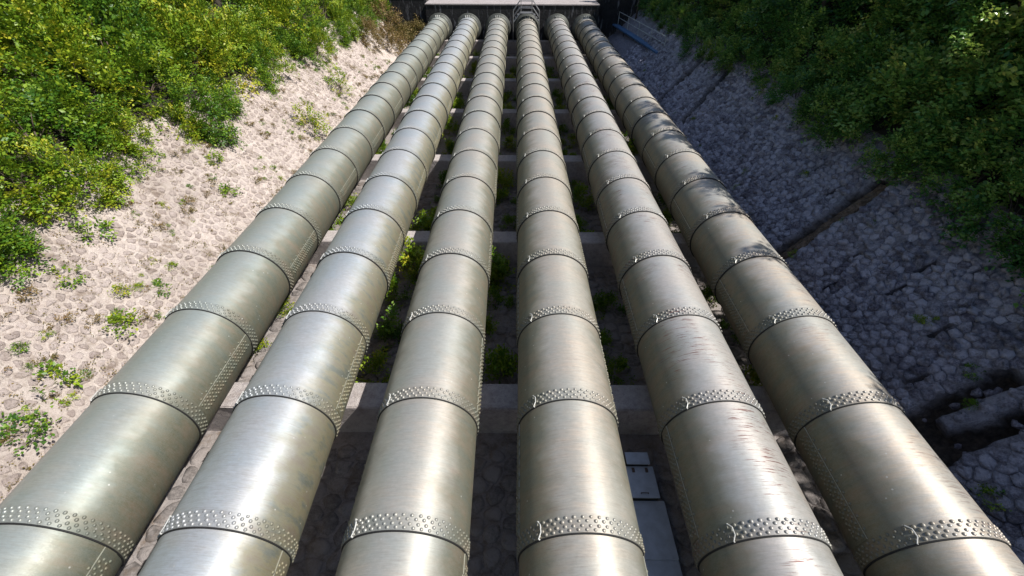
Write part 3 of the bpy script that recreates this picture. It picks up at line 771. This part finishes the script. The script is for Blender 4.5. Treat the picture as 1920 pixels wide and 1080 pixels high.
# ochre shrubs near the far end of the left bank
for (x, yy, s) in ((11.2, 43.5, 1.15), (10.4, 46.8, 1.2), (12.2, 40.2, 1.0), (11.9, 46.4, 1.6), (10.1, 50.2, 1.25), (9.9, 52.3, 1.5)):
    plant('ochre_shrub', SHR_Y[cnt % 2], STEM[0], (-x, yy, bank_or_hill(-1, x, yy) - .1), s, 'ochre and yellow-green shrub at the far end of the left bank near the anchor block', 'shrub', 'ochre shrubs by the anchor block'); cnt += 1
for (x, yy, s) in ((21, 12, 1.1), (24, 19, 1.2), (22.5, 27, 1.2), (25, 36, 1.3), (21, 44, 1.1), (19, 52, 1.2), (26, 48, 1.3), (28, 26, 1.3), (17.5, 58, 1.2), (13.5, 60, 1.1)):
    plant('broadleaf_tree', TREE_L[cnt % 3], TRUNK_L[cnt % 2], (-x, yy, hillz(-1, x, yy) - .2), s, 'broadleaf tree rising above the thicket high on the left hillside', 'tree', 'trees on the left hillside', fn='crown', sn='trunk'); cnt += 1
# right wood: shrubs along the bank, tall trees behind that shade the bank
xbR = X0[1] + 5.0 * math.cos(A)
y = 2.0; cnt = 0
while y < 60:
    st = 1.6 + max(0, y - 15) * 0.03
    x = xbR + 0.7 + 0.6 * fbm(y, 3, 0.3, 12); col_ = 0
    while x < xbR + 7.5:
        xx = x + random.uniform(-.4, .4) * (col_ > 0); yy = y + random.uniform(-.5, .5)
        plant('shady_shrub', SHR_R[cnt % 5], STEM[cnt % 3], (xx, yy, bank_or_hill(1, xx, yy) - .1), random.uniform(.65, .9) if col_ == 0 else random.uniform(.9, 1.4),
              'dark shaded shrub above the right bank, ' + up_(xx - xbR - .5) + ', ' + far(yy), 'shrub', 'shrubs above the right bank', tilt=(0, random.uniform(-.35, 0))); cnt += 1
        x += (1.2 if col_ == 0 else 1.7) + max(0, y - 15) * 0.03; col_ += 1
    y += st
TR = []
for yy in np.arange(-6, 64, 3.6):
    TR.append((15.9 + random.uniform(-.5, .5), yy + random.uniform(-.8, .8), random.uniform(.96, 1.12) if yy > 17 else random.uniform(.86, 1.04)))
for yy in np.arange(-8, 66, 7.0):
    TR.append((21.0 + random.uniform(-1, 1), yy + random.uniform(-1, 1), random.uniform(1.0, 1.25)))
for yy in np.arange(2, 64, 14.0):
    TR.append((25.5 + random.uniform(-1, 1), yy + random.uniform(-1, 1), random.uniform(1.0, 1.3)))
for i, (x, yy, s) in enumerate(TR):
    plant('shade_tree', TREE_R[i % 4], TRUNK_R[i % 2], (x, yy, hillz(1, x, yy) - .2), s, 'tall dark tree of the right wood, ' + ('front row, ' if x < 18 else 'middle row, ' if x < 23.5 else 'back row, ') + far(yy), 'tree', 'trees of the right wood', fn='crown', sn='trunk')
for i, (x, yy, s) in enumerate(((15.5, 57.5, 1.0), (11.5, 58.5, .8), (18, 60, 1.1))):
    plant('shade_tree', TREE_R[i % 4], TRUNK_R[i % 2], (x, yy, 2.0), s, 'tall dark tree of the right wood beyond the dark end wall', 'tree', 'trees of the right wood', fn='crown', sn='trunk')

# leafy ground cover between the shrubs
def cover_mesh(side, n, mat, seed):
    r = np.random.default_rng(seed); tw = []
    for _ in range(n):
        yy = 2 + 58 * r.random() ** 1.3; X = X0[side] + 5.1 * math.cos(A) + 0.3 * r.random() + 12 * r.random() ** 1.2
        tw.append((np.array((side * X, yy, bank_or_hill(side, X, yy) + 0.02 + 0.25 * r.random())), np.array((-side * .6, r.normal(0, .6), .5)) + r.normal(0, .4, 3), 0.35))
    return leaf_mesh('undergrowth', tw, mat, 0.12, 8, seed)
tag(link('undergrowth', cover_mesh(-1, 5000, M_LEAF_L, 5)), 'green leafy undergrowth covering the left hillside between the shrubs', 'undergrowth', kind='stuff')
tag(link('undergrowth', cover_mesh(1, 4000, M_LEAF_R, 6)), 'dark leafy undergrowth covering the right hillside between the shrubs', 'undergrowth', kind='stuff')

# weeds
WEED = [leaf_mesh('foliage', dome_twigs(46, 0.30, 0.26, 400 + i, 0.18, 4, 0.2, clus=2), M_LEAF_L, 0.075, 7, 80 + i) for i in range(4)]
WEEDY = [leaf_mesh('foliage', dome_twigs(40, 0.26, 0.14, 420 + i, 0.16, 4, 0.2, clus=2), M_LEAF_DRY, 0.06, 8, 90 + i, 0.6) for i in range(3)]
SAP = [leaf_mesh('foliage', dome_twigs(120, 0.62, 1.0, 440 + i, 0.32, 6, 0.25, 0.35, clus=2), M_LEAF_L, 0.095, 9, 95 + i) for i in range(2)]
BRAM = [leaf_mesh('foliage', dome_twigs(170, 0.62, 0.62, 460 + i, 0.32, 7, 0.2), M_LEAF_L, 0.10, 9, 99 + i) for i in range(3)]
SST = stem_mesh('stem', 0.45, 1.1, 31, 0.02, 6)
def on_bank(side, yy, X): return (side * X, yy, FLOOR + (X - X0[side]) * math.tan(A) + undul(side, yy, (X - X0[side]) / math.cos(A)) * 1.3)
named = [(10.82, 8.6, 1.35, 'bushy green weed in the middle of the pale left bank beside the first pipe'),
         (10.95, 6.6, 1.45, 'largest spreading weed patch low on the left bank near the picture edge'),
         (12.5, 11.1, 1.5, 'straggling weed under the thicket edge at the left of the pale bank'),
         (12.0, 16.8, 1.3, 'flat green weed strip high on the pale left bank'),
         (11.27, 9.65, 0.8, 'small yellow-green weed tuft at the upper middle of the left bank'),
         (12.1, 9.3, 1.1, 'dark green creeping weed near the left picture edge below the thicket'),
         (10.8, 10.3, 0.9, 'brownish green low tuft right of the yellow weed on the left bank'),
         (10.7, 5.4, 1.3, 'low weed patch in the lower left corner of the pale bank'),
         (11.1, 15.5, 1.3, 'weed tuft halfway up the bank between thicket and first pipe')]
for i, (X, yy, s, lb) in enumerate(named):
    plant('weed', WEED[i % 4], None, on_bank(-1, yy, X), s, lb, 'weed', None)
for X, yy, s, lb in ((10.75, 23.6, 1.15, 'spindly sapling casting a shadow on the pale left bank, nearer of two'), (11.05, 29.5, 1.15, 'spindly sapling on the pale left bank, farther of two near the thicket')):
    plant('sapling', SAP[int(yy) % 2], SST, on_bank(-1, yy, X), s, lb, 'sapling', None)
for i in range(290):
    yy = 2.5 + 38 * random.random() ** 1.1; X = random.uniform(9.6, 12.9)
    g = random.random() < 0.42
    plant('weed_tuft' if g else 'dry_tuft', WEED[i % 4] if g else WEEDY[i % 3], None, on_bank(-1, yy, X), random.uniform(.2, .65) if g else random.uniform(.35, 1.0),
          ('small green weed tuft' if g else 'small dry brownish tuft') + (' low' if X < 10.8 else ' high') + ' on the pale left bank, ' + far(yy), 'weed', 'green tufts on the left bank' if g else 'dry tufts on the left bank', sz=random.uniform(.5, 1))
for i in range(34):
    yy = 3 + 36 * random.random() ** 1.2; X = random.uniform(8.9, 12.6)
    plant('shade_weed', WEED[i % 4], None, on_bank(1, yy, X), random.uniform(.25, .6), 'small weed rooted in the dark right bank' + (' low down, ' if X < 10.6 else ' high up, ') + far(yy), 'weed', 'weeds on the right bank')
plant('weed', WEED[1], None, on_bank(1, 4.3, 9.75), 0.8, 'bright green star-shaped weed beside the right pipe at the lower right corner', 'weed', None)
# fallen leaves and stalks lying on the left bank
r_ = np.random.default_rng(77); tw = []
for _ in range(2800):
    yy = 2.0 + 36 * r_.random() ** 1.2; X = 9.3 + 3.7 * r_.random() ** 0.8
    if fbm(yy, X, 0.9, 33) < -0.05: continue
    p = on_bank(-1, yy, X); tw.append((np.array(p) + np.array((0.02, 0, 0.05)), np.array((0.7, r_.normal(0, 1), -0.6)), 0.14))
tag(link('leaf_litter', leaf_mesh('leaf_litter', tw, M_LEAF_DRY, 0.05, 4, 78, 0.5)), 'brown fallen leaves and stalks strewn over the pale left bank', 'leaf litter', kind='stuff')
# brambles growing up between the pipes
gaps = [(-7.7, -6.1), (-4.55, -3.0), (-0.95, -0.1), (2.6, 3.3), (6.3, 7.0)]
for gi, (xc0, xc1) in enumerate(gaps):
    for j in range(22):
        yy = 7.8 + j * 1.75 + random.uniform(-.5, .5)
        if gi in (0, 4) and random.random() < .35: continue
        if any(b_ - 0.5 < yy < b_ + 1.1 for b_ in BEAM_Y): yy += 1.7
        x = random.uniform(xc0, xc1) if gi else random.uniform(-8.0, -7.2)
        plant('bramble', BRAM[(j + gi) % 3], None, (x, yy, FLOOR), random.uniform(.6, 1.1), 'green bramble on the channel floor between the ' + ('first and second', 'second and third', 'third and fourth', 'fourth and fifth', 'fifth and sixth')[gi] + ' pipes, ' + far(yy), 'bramble', 'brambles between the pipes', sz=random.uniform(.8, 1.5))
TALL = [leaf_mesh('foliage', dome_twigs(150, 0.38, 1.55, 480 + i, 0.26, 6, 0.15, 0.2), M_LEAF_L, 0.105, 9, 120 + i) for i in range(2)]
for (x, yy, s, sz, lb) in ((-3.42, 9.5, 1.05, 1.05, 'bright yellow-green bramble in sun between the second and third pipes, nearest of its row'),
                        (-3.45, 12.4, 1.1, 1.1, 'leafy bramble just behind the nearest lit one between the second and third pipes'),
                        (-0.62, 12.3, 0.9, 1.15, 'leafy bramble catching sun at the right side of the third pipe'),
                        (-3.45, 14.9, 1.0, 1.05, 'lit bramble behind the third cross beam beside the second pipe'),
                        (5.75, 21.5, 1.2, 1.5, 'tall leafy bramble standing up between the fifth and sixth pipes')):
    plant('bramble', TALL[int(yy) % 2], SST, (x, yy, FLOOR), s, lb, 'bramble', None, sz=sz)
